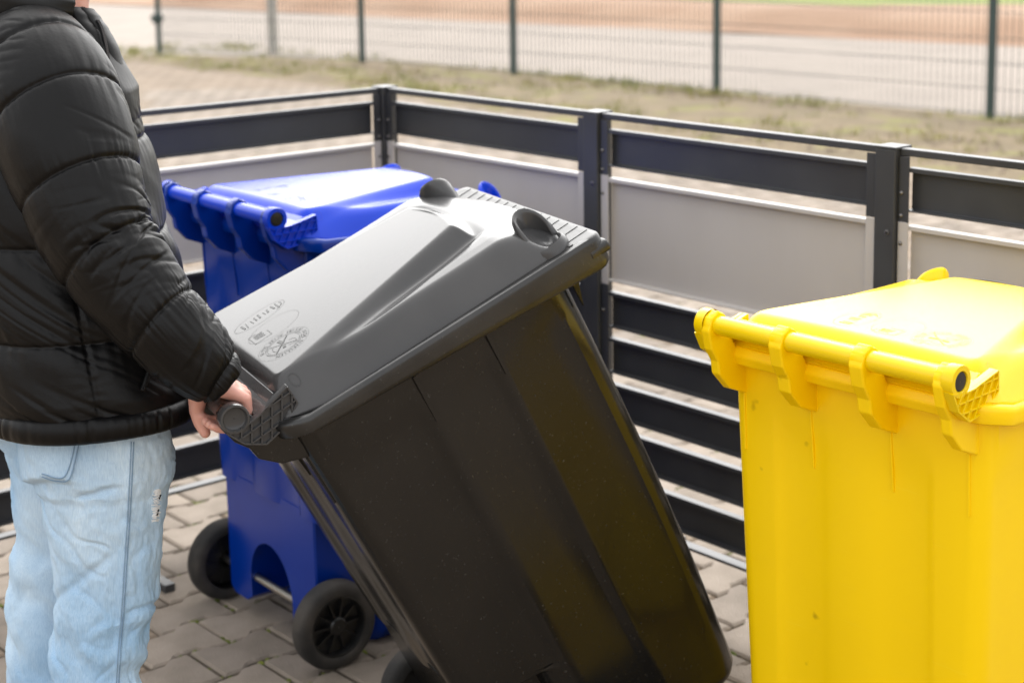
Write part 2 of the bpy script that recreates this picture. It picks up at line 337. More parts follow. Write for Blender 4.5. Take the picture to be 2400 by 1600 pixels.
gp = MB().tube([(-13.75, 8.3, -.05), (-13.75, 8.3, 3.2)], .062, 20).build('grey_pole', M['galv'], smooth=40)
tag(gp, 'pale grey metal pole standing by the mesh fence beside its gate post', 'pole')

# ------------------------------------------------------------------ slatted bin screen
scr = empty('bin_screen', (0, 0, 0)); tag(scr, 'anthracite slatted metal bin screen with grey panels around the bins', 'fence')
SP = .886; PH = .0255; ZT = 1.178
def post(x, y):
    p = MB().box((x-PH, y-PH, 0), (x+PH, y+PH, ZT)).build('post', M['dark'], scr, bevel=.0025)
    MB().box((x-PH-.002, y-PH-.002, ZT), (x+PH+.002, y+PH+.002, ZT+.006)).build('cap', M['dark'], p, bevel=.0015)
    return p
POSTS = {}
for k in range(4): POSTS['a', k] = post(k*SP, 0)
for k in (1, 2): POSTS['b', k] = post(0, -k*SP)
ROWS = [('slat', 1.052, 1.143), ('filler_panel', .765, 1.023), ('slat', .648, .738), ('slat', .532, .621), ('slat', .416, .504), ('slat', .300, .388), ('slat', .183, .270)]
def section(k, run):                            # built along +x from post k to k+1, viewer on the -y side; run b is turned by -90 degrees
    sec = empty('screen_section'); sec.parent = scr
    if run == 'b': sec.rotation_euler = (0, 0, R(-90))
    x0, x1 = k*SP+PH, (k+1)*SP-PH; s = -1 if run == 'a' else 1     # s: side of the viewer
    def Y(v): return s*v
    def ch(z0, z1, m, name, face=.004):         # channel: face set back, lips towards the viewer
        f, d, t = -.004, .014, .0035
        poly = [(Y(f-.003), z0), (Y(d), z0), (Y(d), z0+t), (Y(f), z0+t+.001), (Y(f), z1-t-.001), (Y(d), z1-t-.006), (Y(d), z1), (Y(f-.003), z1)]
        o = MB().prism(poly, 0, x0+.021, x1-.021).build(name, m, sec, bevel=.0008)
    for name, z0, z1 in ROWS: ch(z0, z1, M['panel'] if name != 'slat' else M['dark'], name)
    MB().box((x0+.002, Y(.012) if s > 0 else Y(.012), 1.166), (x1-.002, -Y(.012), 1.181)).build('top_rail', M['dark'], sec, bevel=.002)
    MB().box((x0+.002, Y(.018), .149), (x1-.002, -Y(.012), .156)).build('bottom_rail', M['dark'], sec, bevel=.001)
    for xa, xb, sg in ((x0+.002, x0+.030, 1), (x1-.030, x1-.002, -1)):
        for m, z0, z1 in ((M['dark'], 1.030, 1.165), (M['panel'], .757, 1.029), (M['dark'], .157, .756)):
            ya, yb = sorted((Y(-.008), Y(.0155))); mb = MB()
            w0 = xa if sg > 0 else xb
            mb.box((min(w0, w0+sg*.0035), ya, z0), (max(w0, w0+sg*.0035), yb, z1))
            lo, hi = sorted((w0+sg*.0035, w0+sg*.026)); a, b = sorted((Y(.0145), Y(.0165))); mb.box((lo, a, z0), (hi, b, z1))
            mb.build('stile', m, sec, bevel=.0008)
        for z in ((1.09, 1.043, .985, .69) if sg > 0 else ()):
            xx = (xa+xb)/2-sg*.006; MB().lathe([(.0045, -.001), (.0045, .0015), (.003, .0035), (.0005, .004)], (xx, Y(.0165), z), (0, s, 0), 12).build('bolt', M['bolt'], sec, smooth=50)
for k in range(3): section(k, 'a')
for k in range(2): section(k, 'b')
for (r, k), p in POSTS.items():
    x, y = (k*SP, 0) if r == 'a' else (0, -k*SP)
    MB().lathe([(.006, 0), (.006, .0015), (.003, .002)], (x+.008 if r == 'a' else PH, -PH if r == 'a' else y, 1.005), (0, -1, 0) if r == 'a' else (1, 0, 0), 12).build('bolt', M['bolt'], p)
for (r, k), p in POSTS.items():
    if r == 'b': MB().box((PH, -k*SP-.03, .002), (.275, -k*SP-.0, .022)).build('foot_plate', M['dark'], p, bevel=.003)
    elif k: MB().box((k*SP-.04, PH, .002), (k*SP+.04, .28, .022)).build('foot_plate', M['dark'], p, bevel=.003)

# ------------------------------------------------------------------ wheeled bins (local: x across, y from handle to front, z up, axle above the origin)
def rrect(hx, y0, y1, r, n=8):
    pts = []
    for cx, cy, a0 in ((hx-r, y0+r, -90), (hx-r, y1-r, 0), (-hx+r, y1-r, 90), (-hx+r, y0+r, 180)):
        for i in range(n+1):
            a = R(a0+90*i/n); pts.append((cx+r*math.cos(a), cy+r*math.sin(a)))
    return pts
def rr_edge(x, y):                               # rim drop along the length: raised at the hinge
    return .030*sstep(.10, -.06, y)
def body_ring(z):
    t = z/.93; hx = lerp(.232, .256, t**.9); y0 = lerp(-.012, -.040, t); y1 = lerp(.472, .500, t)+.012*math.sin(math.pi*min(t, 1))
    if z < .04: k = (1-z/.04)**2*.035; hx -= k; y1 -= k; y0 += k
    if z < .33: y0 = lerp(.12, y0, sstep(.29, .33, z))
    pts = []
    r = .055; rr = lerp(.045, .030, t); fl = .007*sstep(.05, .2, z)*(1-sstep(.82, .90, z))
    side = []                                   # +x side from rear to front, saw-tooth panels
    def sx(y): 
        if y < .173: return -.004+.0065*sstep(.145, .173, y)
        if y < .317: return -.004+.0065*(1-(y-.173)/.12 if y < .293 else 0)**2+.006*sstep(.293, .317, y)
        return -.004+.006*(1-min((y-.317)/.12, 1))**2
    out = []
    ys = [y0+rr, .05 if y0 < .05 else y0+rr+.01, .11 if y0 < .05 else y0+rr+.015, .145, .153, .160, .167, .174, .19, .21, .235, .26, .293, .300, .308, .317, .325, .335, .36, .385, .41, y1-r]
    # rear wall from -x to +x with three shallow flutes under the brackets
    xs = [-hx+rr, -.165, -.158, -.150, -.142, -.110, -.07, -.055, -.04, 0, .04, .055, .07, .110, .142, .150, .158, .165, hx-rr]
    rear = {-.158: .15, -.150: .5, -.142: .85, -.110: 1, -.07: .9, -.055: .5, -.04: .1, .04: .1, .055: .5, .07: .9, .110: 1, .142: .85, .150: .5, .158: .15}
    for x in xs: out.append((x, y0+fl*rear.get(x, 0)))
    for i in range(1, 8):
        a = R(-90+90*i/8); out.append((hx-rr+rr*math.cos(a)+(sx(ys[0]) if i > 4 else 0)*((i-4)/4), y0+rr+rr*math.sin(a)))
    for y in ys: out.append((hx+sx(y)*min(1, fl/.005), y))
    for i in range(1, 8):
        a = R(90*i/8); out.append((hx-r+r*math.cos(a), y1-r+r*math.sin(a)))
    for x in (hx-r, .1, 0, -.1, -hx+r): out.append((x, y1+.008*(1-(x/hx)**2)))
    for i in range(1, 8):
        a = R(90+90*i/8); out.append((-hx+r+r*math.cos(a), y1-r+r*math.sin(a)))
    for y in reversed(ys): out.append((-hx-sx(y)*min(1, fl/.005), y))
    for i in range(1, 8):
        a = R(180+90*i/8); out.append((-hx+rr+rr*math.cos(a)-(sx(ys[0]) if i < 4 else 0)*((4-i)/4), y0+rr+rr*math.sin(a)))
    return [(x, y, z) for x, y in out]

def lid_perim(d, n=300):                         # rounded outline, inset by d
    hx = .260-d; y0 = -.060+d; y1 = .522-d*1.0; r = max(.055-d, .004) if d < .2 else .002
    hx = max(hx, .0015)
    P = rrect(hx, y0, y1, min(r, hx*.99, (y1-y0)*.49), 14); out = []
    L = [0]; m = len(P)
    for i in range(m): L.append(L[-1]+math.dist(P[i], P[(i+1) % m]))
    for k in range(n):
        s = L[-1]*k/n
        import bisect
        i = min(bisect.bisect_right(L, s)-1, m-1); t = (s-L[i])/max(L[i+1]-L[i], 1e-9); a, b = P[i], P[(i+1) % m]
        x, y = lerp(a[0], b[0], t), lerp(a[1], b[1], t)
        y += .028*(1-(x/.264)**2)*sstep(.40, .52, y)
        out.append((x, y))
    return out
def lid_z(x, y, d):
    zb = .967+rr_edge(x, y)*.9+.004*sstep(.42, .5, y)
    wp = .218-.122*(y+.015)/.42
    sdp = min(wp-abs(x), y+.026, .408-.03*(x/.15)**2-y)
    t = sstep(-.030, .002, sdp); fr = sstep(.02, .38, y)
    zP = 1.046+.008*(y/.4)-.06*x*x
    zS = 1.034-.006*fr-.042*sstep(.415, .56, y)-.011*fr*math.exp(-((sdp+.036)/.018)**2)*(1-sstep(.40, .46, y))-.25*max(abs(x)-.19, 0)**1.0*.3
    zi = zS+(zP-zS)*t
    q = min(d/.048, 1); e = 1-(1-q)**1.75
    z = zb+(zi-zb)*e
    for sx in (-1, 1):                           # grip pockets
        rr = math.hypot(x-sx*.222, y-.492)
        z -= .012*(1-sstep(.012, .030, rr))
    return z
def grip(sx, m, lid):
    cx, cy = sx*.222, .492; mb = MB(); rings = []; n = 26
    for i in range(n+1):                         # upright curved blade on the inner side of the pocket
        t = i/n; a = R(lerp(100, 296, t)); b = math.sin(math.pi*t)**.42
        ux, uy = math.cos(a)*sx, math.sin(a); top = .980+.063*b
        def E(r, z): return (cx+ux*r*1.08, cy+uy*r*.90, z)
        rings.append([E(.043, .955), E(.040, lerp(.972, top, .5)), E(.0375, top-.007), E(.034, top-.0015), E(.031, top), E(.028, top-.003), E(.0265, top-.008), E(.029, lerp(.972, top, .5)), E(.030, .955)])
    mb.loft(rings); mb.build('grip', m, lid, smooth=60)
    mb = MB(); rings = []                         # raised collar round the open side of the pocket
    for i in range(23):
        t = i/22; a = R(lerp(-70, 112, t)); ux, uy = math.cos(a)*sx, math.sin(a); h = .976+.008*math.sin(math.pi*t)
        rings.append([(cx+ux*.046, cy+uy*.043, .945), (cx+ux*.044, cy+uy*.041, h-.008), (cx+ux*.039, cy+uy*.036, h), (cx+ux*.033, cy+uy*.031, h-.002), (cx+ux*.029, cy+uy*.027, h-.010), (cx+ux*.027, cy+uy*.025, .945)])
    mb.loft(rings); mb.build('grip_collar', m, lid, smooth=60)

def letters_ring(words, cx, cy, r, size, a0, a1, zf):
    """letters along an arc (clockwise), as flat meshes merged"""
    mb = MB(); n = len(words)
    for k, chh in enumerate(words):
        if chh == ' ': continue
        g = GLYPH(chh); a = lerp(a0, a1, k/max(n-1, 1)); ca, sa = math.cos(a), math.sin(a); px, py = cx+r*ca, cy+r*sa
        ux, uy = sa, -ca                          # reading direction (clockwise), outward = (ca, sa)
        vs = [(px+ux*(x-.3)*size+ca*y*size, py+uy*(x-.3)*size+sa*y*size) for x, y in g[0]]
        mb.add([(x, y, zf(x, y)) for x, y in vs], g[1])
    return mb
_G = {}
def GLYPH(chh):
    if chh not in _G:
        c = bpy.data.curves.new('glyph', 'FONT'); c.body = chh; c.resolution_u = 2; o = bpy.data.objects.new('glyph', c); COL.objects.link(o)
        dg = bpy.context.evaluated_depsgraph_get(); e = o.evaluated_get(dg); me = e.to_mesh()
        _G[chh] = ([(v.co.x, v.co.y) for v in me.vertices], [tuple(p.vertices) for p in me.polygons]); e.to_mesh_clear()
        bpy.data.objects.remove(o); bpy.data.curves.remove(c)
    return _G[chh]
def ringmesh(mb, cx, cy, rx, ry, wd, zf, n=48, a0=0, a1=2*math.pi):
    vs = []; fs = []
    for i in range(n+1):
        a = lerp(a0, a1, i/n)
        for q in (0, wd): x, y = cx+(rx-q)*math.cos(a), cy+(ry-q)*math.sin(a); vs.append((x, y, zf(x, y)))
    for i in range(n): fs.append((2*i, 2*i+1, 2*i+3, 2*i+2))
    mb.add(vs, fs)
def bar2(mb, a, b, wd, zf):
    (x0, y0), (x1, y1) = a, b; L = math.hypot(x1-x0, y1-y0); nx, ny = -(y1-y0)/L*wd/2, (x1-x0)/L*wd/2
    mb.add([(x, y, zf(x, y)) for x, y in ((x0+nx, y0+ny), (x0-nx, y0-ny), (x1-nx, y1-ny), (x1+nx, y1+ny))], [(0,1,2,3)])

ARM = [(-.100, 1.016), (-.076, 1.018), (-.012, 1.034), (-.010, 1.000), (-.045, .976), (-.088, .968), (-.118, .990), (-.134, 1.022)]
BRK = [(-.128, 1.050), (-.135, 1.028), (-.127, .995), (-.112, .972), (-.108, .948), (-.080, .918), (-.035, .900), (-.030, .985), (-.066, .990), (-.084, 1.020), (-.092, 1.050), (-.110, 1.060)]
def clipseg(p, q, poly):
    n = len(poly); t0, t1 = [], []
    d = (q[0]-p[0], q[1]-p[1]); ts = []
    for i in range(n):
        a, b = poly[i], poly[(i+1) % n]; e = (b[0]-a[0], b[1]-a[1]); den = d[0]*e[1]-d[1]*e[0]
        if abs(den) < 1e-12: continue
        t = ((a[0]-p[0])*e[1]-(a[1]-p[1])*e[0])/den; s = ((a[0]-p[0])*d[1]-(a[1]-p[1])*d[0])/den
        if 0 <= s <= 1 and 0 <= t <= 1: ts.append(t)
    ts.sort(); return [(tuple(p[k]+d[k]*ts[i] for k in (0, 1)), tuple(p[k]+d[k]*ts[i+1] for k in (0, 1))) for i in range(0, len(ts)-1, 2)]

def make_bin(name, mb_, ml, me_, hollow, emb=True, metal_bar=False, mr=None):
    mr = mr or mb_
    root = empty(name)
    # body
    zs = [.0, .006, .014, .026, .04, .08, .14, .2, .26, .285, .29, .30, .31, .32, .33, .36, .44, .55, .66, .76, .82, .84, .86, .88, .90, .93, .962]
    body = MB().loft([body_ring(z) for z in zs]).build('body', mb_, root, smooth=28)
    # rear skirt with the two legs and the arch over the axle
    arch = [(.205, .345), (.205, .055), (.185, .035), (.125, .035), (.098, .055)]+[(.098*math.cos(a), .10+.115*math.sin(a)) for a in (R(5+k*10) for k in range(18))]+[(-.098, .055), (-.125, .035), (-.185, .035), (-.205, .055), (-.205, .345)]
    top, bot = [], []
    mb = MB()
    rings = []
    for y, ins in ((0, .004), (.004, 0), (.135, 0)):
        rings.append([(x*(1-ins/.2), (lerp(-.012, -.040, z/.93)-.0012+.006*sstep(.31, .345, z)+y if y < .1 else y), z+(ins if z < .05 else 0)) for x, z in arch])
    mb.loft(rings); mb.build('axle_skirt', mb_, root, smooth=30)
    # rim band with the front lip
    def band(z_in, prof):
        rings = []
        ra, rb = rrect(.287, -.064, .574, .05, 10), rrect(.287, -.064, .574, .024, 10)
        base = ra[:11]+rb[11:33]+ra[33:]
        for off, dz in prof:
            ring = []
            for x, y in base:
                f = sstep(.40, .52, y); L = math.hypot(x/.287, (y-.25)/.32)
                cx = x*(1-off/.287); cy = .255+(y-.255)*(1-off/.319)
                if off > .015: dz = lerp(dz, .001, sstep(.47, .52, y))
                z = .957+rr_edge(x, y)+f*.006+dz*(1+f*1.0 if dz < -.01 else 1)
                ring.append((cx, cy, z))
            rings.append(ring)
        return rings
    rim = MB().loft(band(0, [(.034, -.028), (.005, -.030), (.001, -.027), (0, -.022), (0, -.008), (.001, -.003), (.004, .0005), (.011, .0012), (.0165, -.002), (.019, -.007), (.100, -.008)]), cap=False)
    rimo = rim.build('rim', mr, root, smooth=40)
    # comb shelf of the lip: raised ribs
    mb = MB()
    for k in range(15):
        x = -.245+k*.035; mb.box((x-.0012, .505, .960), (x+.0012, .566, .9650))
    mb.build('lip_rib', mr, rimo)
    for sx in (-1, 1):
        MB().lathe([(.005, 0), (.005, .0012), (.0001, .0013)], (sx*.262, .520, .9645), (0, 0, 1), 14).build('drain_hole', M['hub'], rimo)
        MB().prism([(sx*.262, .924), (sx*.282, .924), (sx*.288, .930), (sx*.288, .942), (sx*.282, .947), (sx*.262, .947)], 1, .535, .577).build('lip_bumper', mr, rimo, bevel=.007)
        MB().prism([(.500, .915), (.545, .925), (.512, .885), (.502, .845)], 0, sx*.235-.004, sx*.235+.004).build('gusset', mb_, rimo)
        for y in (.174, .318):
            xx = .2545; MB().add([(sx*(xx-.006), y-.003, .925), (sx*(xx+.008), y-.003, .925), (sx*(xx+.008), y+.003, .925), (sx*(xx-.006), y+.003, .925),
                                 (sx*(xx-.012), y-.003, .832), (sx*(xx+.006), y-.003, .832), (sx*(xx+.006), y+.003, .832), (sx*(xx-.012), y+.003, .832)],
                                [(0,1,2,3), (4,7,6,5), (0,4,5,1), (1,5,6,2), (2,6,7,3), (3,7,4,0)]).build('side_rib', mb_, body)
    # lid
    ds = [0, .0006, .002, .004, .0065, .009, .012, .015, .018, .022]+[.022+k*.0028 for k in range(1, 85)]
    rings = []
    P0 = lid_perim(0)
    rings.append([(x*.985, .25+(y-.25)*.985, .9575+rr_edge(x, y)) for x, y in P0])
    rings.append([(x*1.008, .25+(y-.25)*1.008, .9575+rr_edge(x, y)) for x, y in P0])
    rings.append([(x*1.010, .25+(y-.25)*1.010, .9600+rr_edge(x, y)) for x, y in P0])
    rings.append([(x*1.006, .25+(y-.25)*1.006, .9625+rr_edge(x, y)) for x, y in P0])
    for d in ds: rings.append([(x, y, lid_z(x, y, d)) for x, y in lid_perim(d)])
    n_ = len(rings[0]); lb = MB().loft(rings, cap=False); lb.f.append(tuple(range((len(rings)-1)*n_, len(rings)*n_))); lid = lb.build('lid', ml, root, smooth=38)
    for sx in (-1, 1): grip(sx, ml, lid)
    for y0 in (.4055, .4150):
        mb = MB(); vs = []; fs = []
        for i in range(13):
            x = lerp(-.085, .020, i/12); y = y0-.03*(x/.15)**2; hw = .0017*math.sin(math.pi*i/12)+.0003
            for q in (-hw, hw): vs.append((x, y+q, lid_z(x, y+q, .1)+.0026))
        for i in range(12): fs.append((2*i, 2*i+2, 2*i+3, 2*i+1))
        mb.add(vs, fs).build('vent_slot', M['hub'], lid)
    if emb:
        zf = lambda x, y: lid_z(x, y, .2)+.0006
        mb = MB(); c = (.120, .036)
        ringmesh(mb, *c, .034, .034, .0009, zf); ringmesh(mb, *c, .0305, .0305, .0007, zf); ringmesh(mb, *c, .0475, .0475, .0004, zf)
        t = letters_ring('BITTE KEINE HEISSE ASCHE EINFÜLLEN', *c, .0365, .0105, R(250), R(250-285), zf); mb.add(t.v, t.f)
        bar2(mb, (c[0]-.024, c[1]+.016), (c[0]+.020, c[1]-.022), .0022, zf); bar2(mb, (c[0]+.020, c[1]+.020), (c[0]-.018, c[1]-.022), .0014, zf)
        bar2(mb, (c[0]-.022, c[1]-.003), (c[0]-.004, c[1]+.001), .0065, zf); bar2(mb, (c[0]+.003, c[1]-.001), (c[0]+.016, c[1]-.004), .006, zf)
        ringmesh(mb, c[0]+.010, c[1]+.012, .011, .009, .0010, zf, 20, R(-60), R(190)); ringmesh(mb, c[0]+.002, c[1]-.014, .014, .008, .0008, zf, 20, R(200), R(350))
        mb.build('round_mark', me_, lid, fix=False)
        mb = MB(); c = (.028, .050)
        ringmesh(mb, *c, .040, .050, .0005, zf)
        for a, b in (((-.020, -.045), (.022, -.045)), ((.022, -.045), (.022, -.012)), ((.022, -.012), (-.006, -.012)), ((-.020, -.045), (-.020, -.030))): bar2(mb, (c[0]+a[0], c[1]+a[1]), (c[0]+b[0], c[1]+b[1]), .0012, zf)
        for k in range(5): bar2(mb, (c[0]-.012+.004*k, c[1]-.038), (c[0]-.012+.005*k, c[1]-.020-.002*(k % 2)), .0022, zf)
        mb.build('square_mark', me_, lid, fix=False)
        mb = MB(); c = (-.055, .050)
        ringmesh(mb, *c, .030, .052, .0007, zf); ringmesh(mb, *c, .024, .046, .0016, zf, 20, R(40), R(110))
        rr = random.Random(5)
        for k in range(9):
            yy = c[1]-.036+k*.009; bar2(mb, (c[0]-.010+rr.uniform(-.004, .004), yy), (c[0]+.010+rr.uniform(-.004, .006), yy+rr.uniform(-.002, .002)), rr.uniform(.001, .004), zf)
        mb.build('oval_mark', me_, lid, fix=False)
        for sx in (-1, 1):
            mb = MB(); c = (sx*.232, .006); ringmesh(mb, *c, .008, .008, .0005, lambda x, y: lid_z(x, y, .264-abs(x))+.0006, 24); mb.build('mould_mark', me_, lid, fix=False)
        mb = MB()
        rr = random.Random(9)
    # hinge arms of the lid with the grid web
    for sx in (-1, 1):
        xo = sx*.250; xi = sx*.238
        arm = MB().prism(ARM, 0, xi, xo).build('hinge_arm', ml, lid, bevel=.0012)
        mb = MB(); poly = ARM; xr = sx*.2555
        def rib(a, b, wd=.0036):
            L = math.hypot(b[0]-a[0], b[1]-a[1])
            if L < .004: return
            ny, nz = -(b[1]-a[1])/L*wd/2, (b[0]-a[0])/L*wd/2
            mb.loft([[(xo-sx*.001, a[0]+ny, a[1]+nz), (xr, a[0]+ny*.7, a[1]+nz*.7), (xr, a[0]-ny*.7, a[1]-nz*.7), (xo-sx*.001, a[0]-ny, a[1]-nz)],
                     [(xo-sx*.001, b[0]+ny, b[1]+nz), (xr, b[0]+ny*.7, b[1]+nz*.7), (xr, b[0]-ny*.7, b[1]-nz*.7), (xo-sx*.001, b[0]-ny, b[1]-nz)]])
        cen = (-.065, 1.0); sh_ = [(cen[0]+(y-cen[0])*.96, cen[1]+(z-cen[1])*.95) for y, z in ARM]
        for i in range(len(sh_)-1): rib(sh_[i], sh_[i+1])
        for k in range(7):
            o = -.125+k*.019
            for s in clipseg((o-.02, .95), (o+.035, 1.05), sh_): rib(*s, .0030)
        for k in range(3):
            o = .972+k*.017
            for s in clipseg((-.14, o+.012), (.0, o+.016), sh_): rib(*s, .0030)
        mb.build('web_rib', ml, arm)
        # disc round the handle end
        prof = [(.0238, -.016), (.0245, .001), (.0236, .0045), (.0204, .005), (.0190, .001), (.0178, -.0015), (.0165, -.0022), (.001, -.002)] if not hollow else [(.025, -.016), (.0255, .0), (.0245, .003), (.0165, .0035), (.0155, .002), (.0155, -.010), (.001, -.010)]
        MB().lathe(prof, (sx*.251, -.110, 1.035), (sx, 0, 0), 36).build('end_disc', ml, arm, smooth=40)
        if hollow: MB().lathe([(.0145, -.003), (.0145, .0015), (.011, .0022), (.0005, .0018)], (sx*.251, -.110, 1.035), (sx, 0, 0), 24).build('tube_plug', M['hub'], arm, smooth=40)
    MB().prism([(-.080, 1.017), (-.074, 1.014), (-.050, 1.016), (-.035, 1.024), (-.035, 1.030), (-.052, 1.022)], 0, -.238, .238).build('hinge_flange', ml, lid, bevel=.0015)
    # handle bar on four brackets
    hb = MB().lathe([(.001, -.246), (.0165, -.246), (.0165, .246), (.001, .246)], (0, -.110, 1.035), (1, 0, 0), 28).build('handle_bar', ml if not metal_bar else metal_bar, root, smooth=40)
    for k, x in enumerate((-.229, -.080, .080, .229)):
        wd = .0095 if k in (0, 3) else .013
        b = MB().prism(BRK, 0, x-wd, x+wd).build('handle_bracket', mb_, root, bevel=.003)
        MB().lathe([(.0205, -wd), (.0225, -wd+.003), (.0225, wd-.003), (.0205, wd)], (x, -.110, 1.035), (1, 0, 0), 28).build('bracket_ring', mb_, b, smooth=40)
        rib_y = -.040
        xr_ = max(min(x, .224), -.224); f_ = .0066 if abs(x) < .1 else 0; q_ = .0022
        MB().add([(xr_-q_, -.0315+f_, .80), (xr_+q_, -.0315+f_, .80), (xr_+q_, -.0385+f_, .80), (xr_-q_, -.0385+f_, .80), (xr_-q_, -.035, .905), (xr_+q_, -.035, .905), (xr_+q_, -.042, .905), (xr_-q_, -.042, .905)],
                 [(0,3,2,1),(4,5,6,7),(0,1,5,4),(1,2,6,5),(2,3,7,6),(3,0,4,7)]).build('bracket_rib', mb_, b, bevel=.001)
    # rear ledge between the brackets
    MB().prism([(-.066, .958), (-.072, .975), (-.066, .990), (-.040, .995), (-.030, .955)], 0, -.236, .236).build('rear_ledge', mb_, root, bevel=.003)
    # axle and wheels
    MB().lathe([(.001, -.262), (.0095, -.262), (.0095, .262), (.001, .262)], (0, 0, .1), (1, 0, 0), 16).build('axle', M['axle'], root, smooth=40)
    for sx in (-1, 1):
        wh = empty('wheel', (sx*.222, 0, .1)); wh.parent = root
        ty = MB().lathe([(.070, .004), (.076, .001), (.090, .002), (.097, .007), (.0998, .014), (.1, .025), (.0998, .040), (.097, .047), (.090, .052), (.076, .053), (.070, .050)], (0, 0, 0), (sx, 0, 0), 56).build('tyre', M['rubber'], wh, smooth=40)
        mb = MB().lathe([(.070, .006), (.0705, .050), (.066, .051), (.064, .046), (.062, .030), (.030, .026), (.022, .026), (.021, .046), (.017, .049), (.001, .049)], (0, 0, 0), (sx, 0, 0), 48)
        hub = mb.build('wheel_hub', M['hub'], wh, smooth=30)
        mb = MB()
        for k in range(10):
            a = 2*math.pi*k/10; c, s = math.cos(a), math.sin(a); tx, tz = -s*.0022, c*.0022
            mb.loft([[(sx*.024, r_*c+tx, r_*s+tz), (sx*h_, r_*c+tx, r_*s+tz), (sx*h_, r_*c-tx, r_*s-tz), (sx*.024, r_*c-tx, r_*s-tz)] for r_, h_ in ((.018, .044), (.064, .038))])
        mb.build('spoke', M['hub'], hub)
    return root

def put_bin(o, ax, ay, phi=0.0, tilt=0.0, s=1.0):
    o.matrix_world = Matrix.Translation((ax, ay, 0)) @ Matrix.Rotation(phi, 4, 'Z') @ Matrix.Translation((0, 0, .1*s)) @ Matrix.Rotation(tilt, 4, 'X') @ Matrix.Translation((0, 0, -.1*s)) @ Matrix.Scale(s, 4)

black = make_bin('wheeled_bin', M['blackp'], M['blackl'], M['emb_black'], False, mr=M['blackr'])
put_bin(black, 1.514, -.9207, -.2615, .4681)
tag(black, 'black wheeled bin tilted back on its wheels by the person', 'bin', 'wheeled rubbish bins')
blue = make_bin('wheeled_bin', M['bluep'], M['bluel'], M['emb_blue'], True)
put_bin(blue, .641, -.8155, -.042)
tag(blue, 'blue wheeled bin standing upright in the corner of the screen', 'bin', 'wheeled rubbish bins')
yellow = make_bin('wheeled_bin', M['yelp'], M['yell'], M['emb_yellow'], True)
put_bin(yellow, 2.2622, -.7166, .012, .0083, .967)
tag(yellow, 'bright yellow wheeled bin standing upright beside the screen', 'bin', 'wheeled rubbish bins')

# ------------------------------------------------------------------ person pulling the black bin
DV = Vector((.2588, .9659, 0)); RV = Vector((.9659, -.2588, 0)); ZV = Vector((0, 0, 1))
UH = Vector((RT[0], RT[1], 0)).normalized(); VH = Vector((FW[0], FW[1], 0)).normalized()
def proj(p):
    v = np.array(p)-CAM; k = v@FW; return 1200+FPX*(v@RT)/k, PPY-FPX*(v@UP)/k, k
def zline(py, d): return at(200, py, d).z
def P2(px, py, d):
    return at(px, py, d)
base_xy = P2(200, 1300, 2.86)
person = empty('person', (base_xy.x, base_xy.y, 0)); PO = Vector((base_xy.x, base_xy.y, 0))
tag(person, 'person in black puffer jacket and light jeans pulling the black bin by its handle', 'person')
class Grid:
    """surface as rows of points (closed around), with lookup by pixel"""
    def __init__(s, rows): s.rows = rows; s.pr = None
    def mesh(s, name, m, parent, cap=True):
        return MB().loft([[p-PO for p in r] for r in s.rows], cap).build(name, m, parent, smooth=180)
    def at(s, px, py, out=.0):
        if s.pr is None:
            s.fl = [p for r in s.rows for p in r]; A = np.array([tuple(p) for p in s.fl])-CAM; k = A@FW
            s.pr = np.stack([1200+FPX*(A@RT)/k, PPY-FPX*(A@UP)/k, k], 1)
        d = np.hypot(s.pr[:, 0]-px, s.pr[:, 1]-py); c = np.where(d < max(d.min()+3, 9))[0]; c = c[s.pr[c, 2] < s.pr[c, 2].min()+.05]
        wgt = 1/(d[c]+.3); k = float((s.pr[c, 2]*wgt).sum()/wgt.sum()); return at(px, py, k-out)
def grid(rowfn, nv, nu, disp=None):
    base = [rowfn(i/(nv-1), nu) for i in range(nv)]; rows = []
    for i, r in enumerate(base):
        c = sum(r, Vector())/len(r); rr = []
        for j, p in enumerate(r):
            a, b = base[min(i+1, nv-1)][j]-base[max(i-1, 0)][j], r[(j+1) % nu]-r[j-1]; n = b.cross(a)
            n = n.normalized() if n.length > 1e-9 else (p-c).normalized()
            if n.dot(p-c) < 0: n = -n
            rr.append(p+n*disp(i/(nv-1), j/nu, p) if disp else p)
        rows.append(rr)
    return Grid(rows)
def tubeframe(tab, nv, nu, disp):
    C = catmull(tab, nv)                        # x y z r
    pts = [Vector(c[:3]) for c in C]; rad = [c[3] for c in C]; fr = []; prev = UH.copy()
    for i in range(nv):
        t = (pts[min(i+1, nv-1)]-pts[max(i-1, 0)]).normalized(); u = (prev-t*prev.dot(t)).normalized(); prev = u; fr.append((u, t.cross(u)))
    L = [0]
    for a, b in zip(pts, pts[1:]): L.append(L[-1]+(b-a).length)
    rows = []
    for i in range(nv):
        u, q = fr[i]; rows.append([pts[i]+(u*math.cos(a)+q*math.sin(a))*(rad[i]+disp(L[i]/L[-1], a, pts[i])) for a in (2*math.pi*j/nu for j in range(nu))])
    return Grid(rows)
def quilt(s, seams, depth, width):              # 0 at a puff's middle, -depth at a seam
    d = min(abs(s-k) for k in seams); return -depth*math.exp(-(d/width)**1.3), d

def crease(v, k=9.0): return max(0.0, 1-k*abs(v))
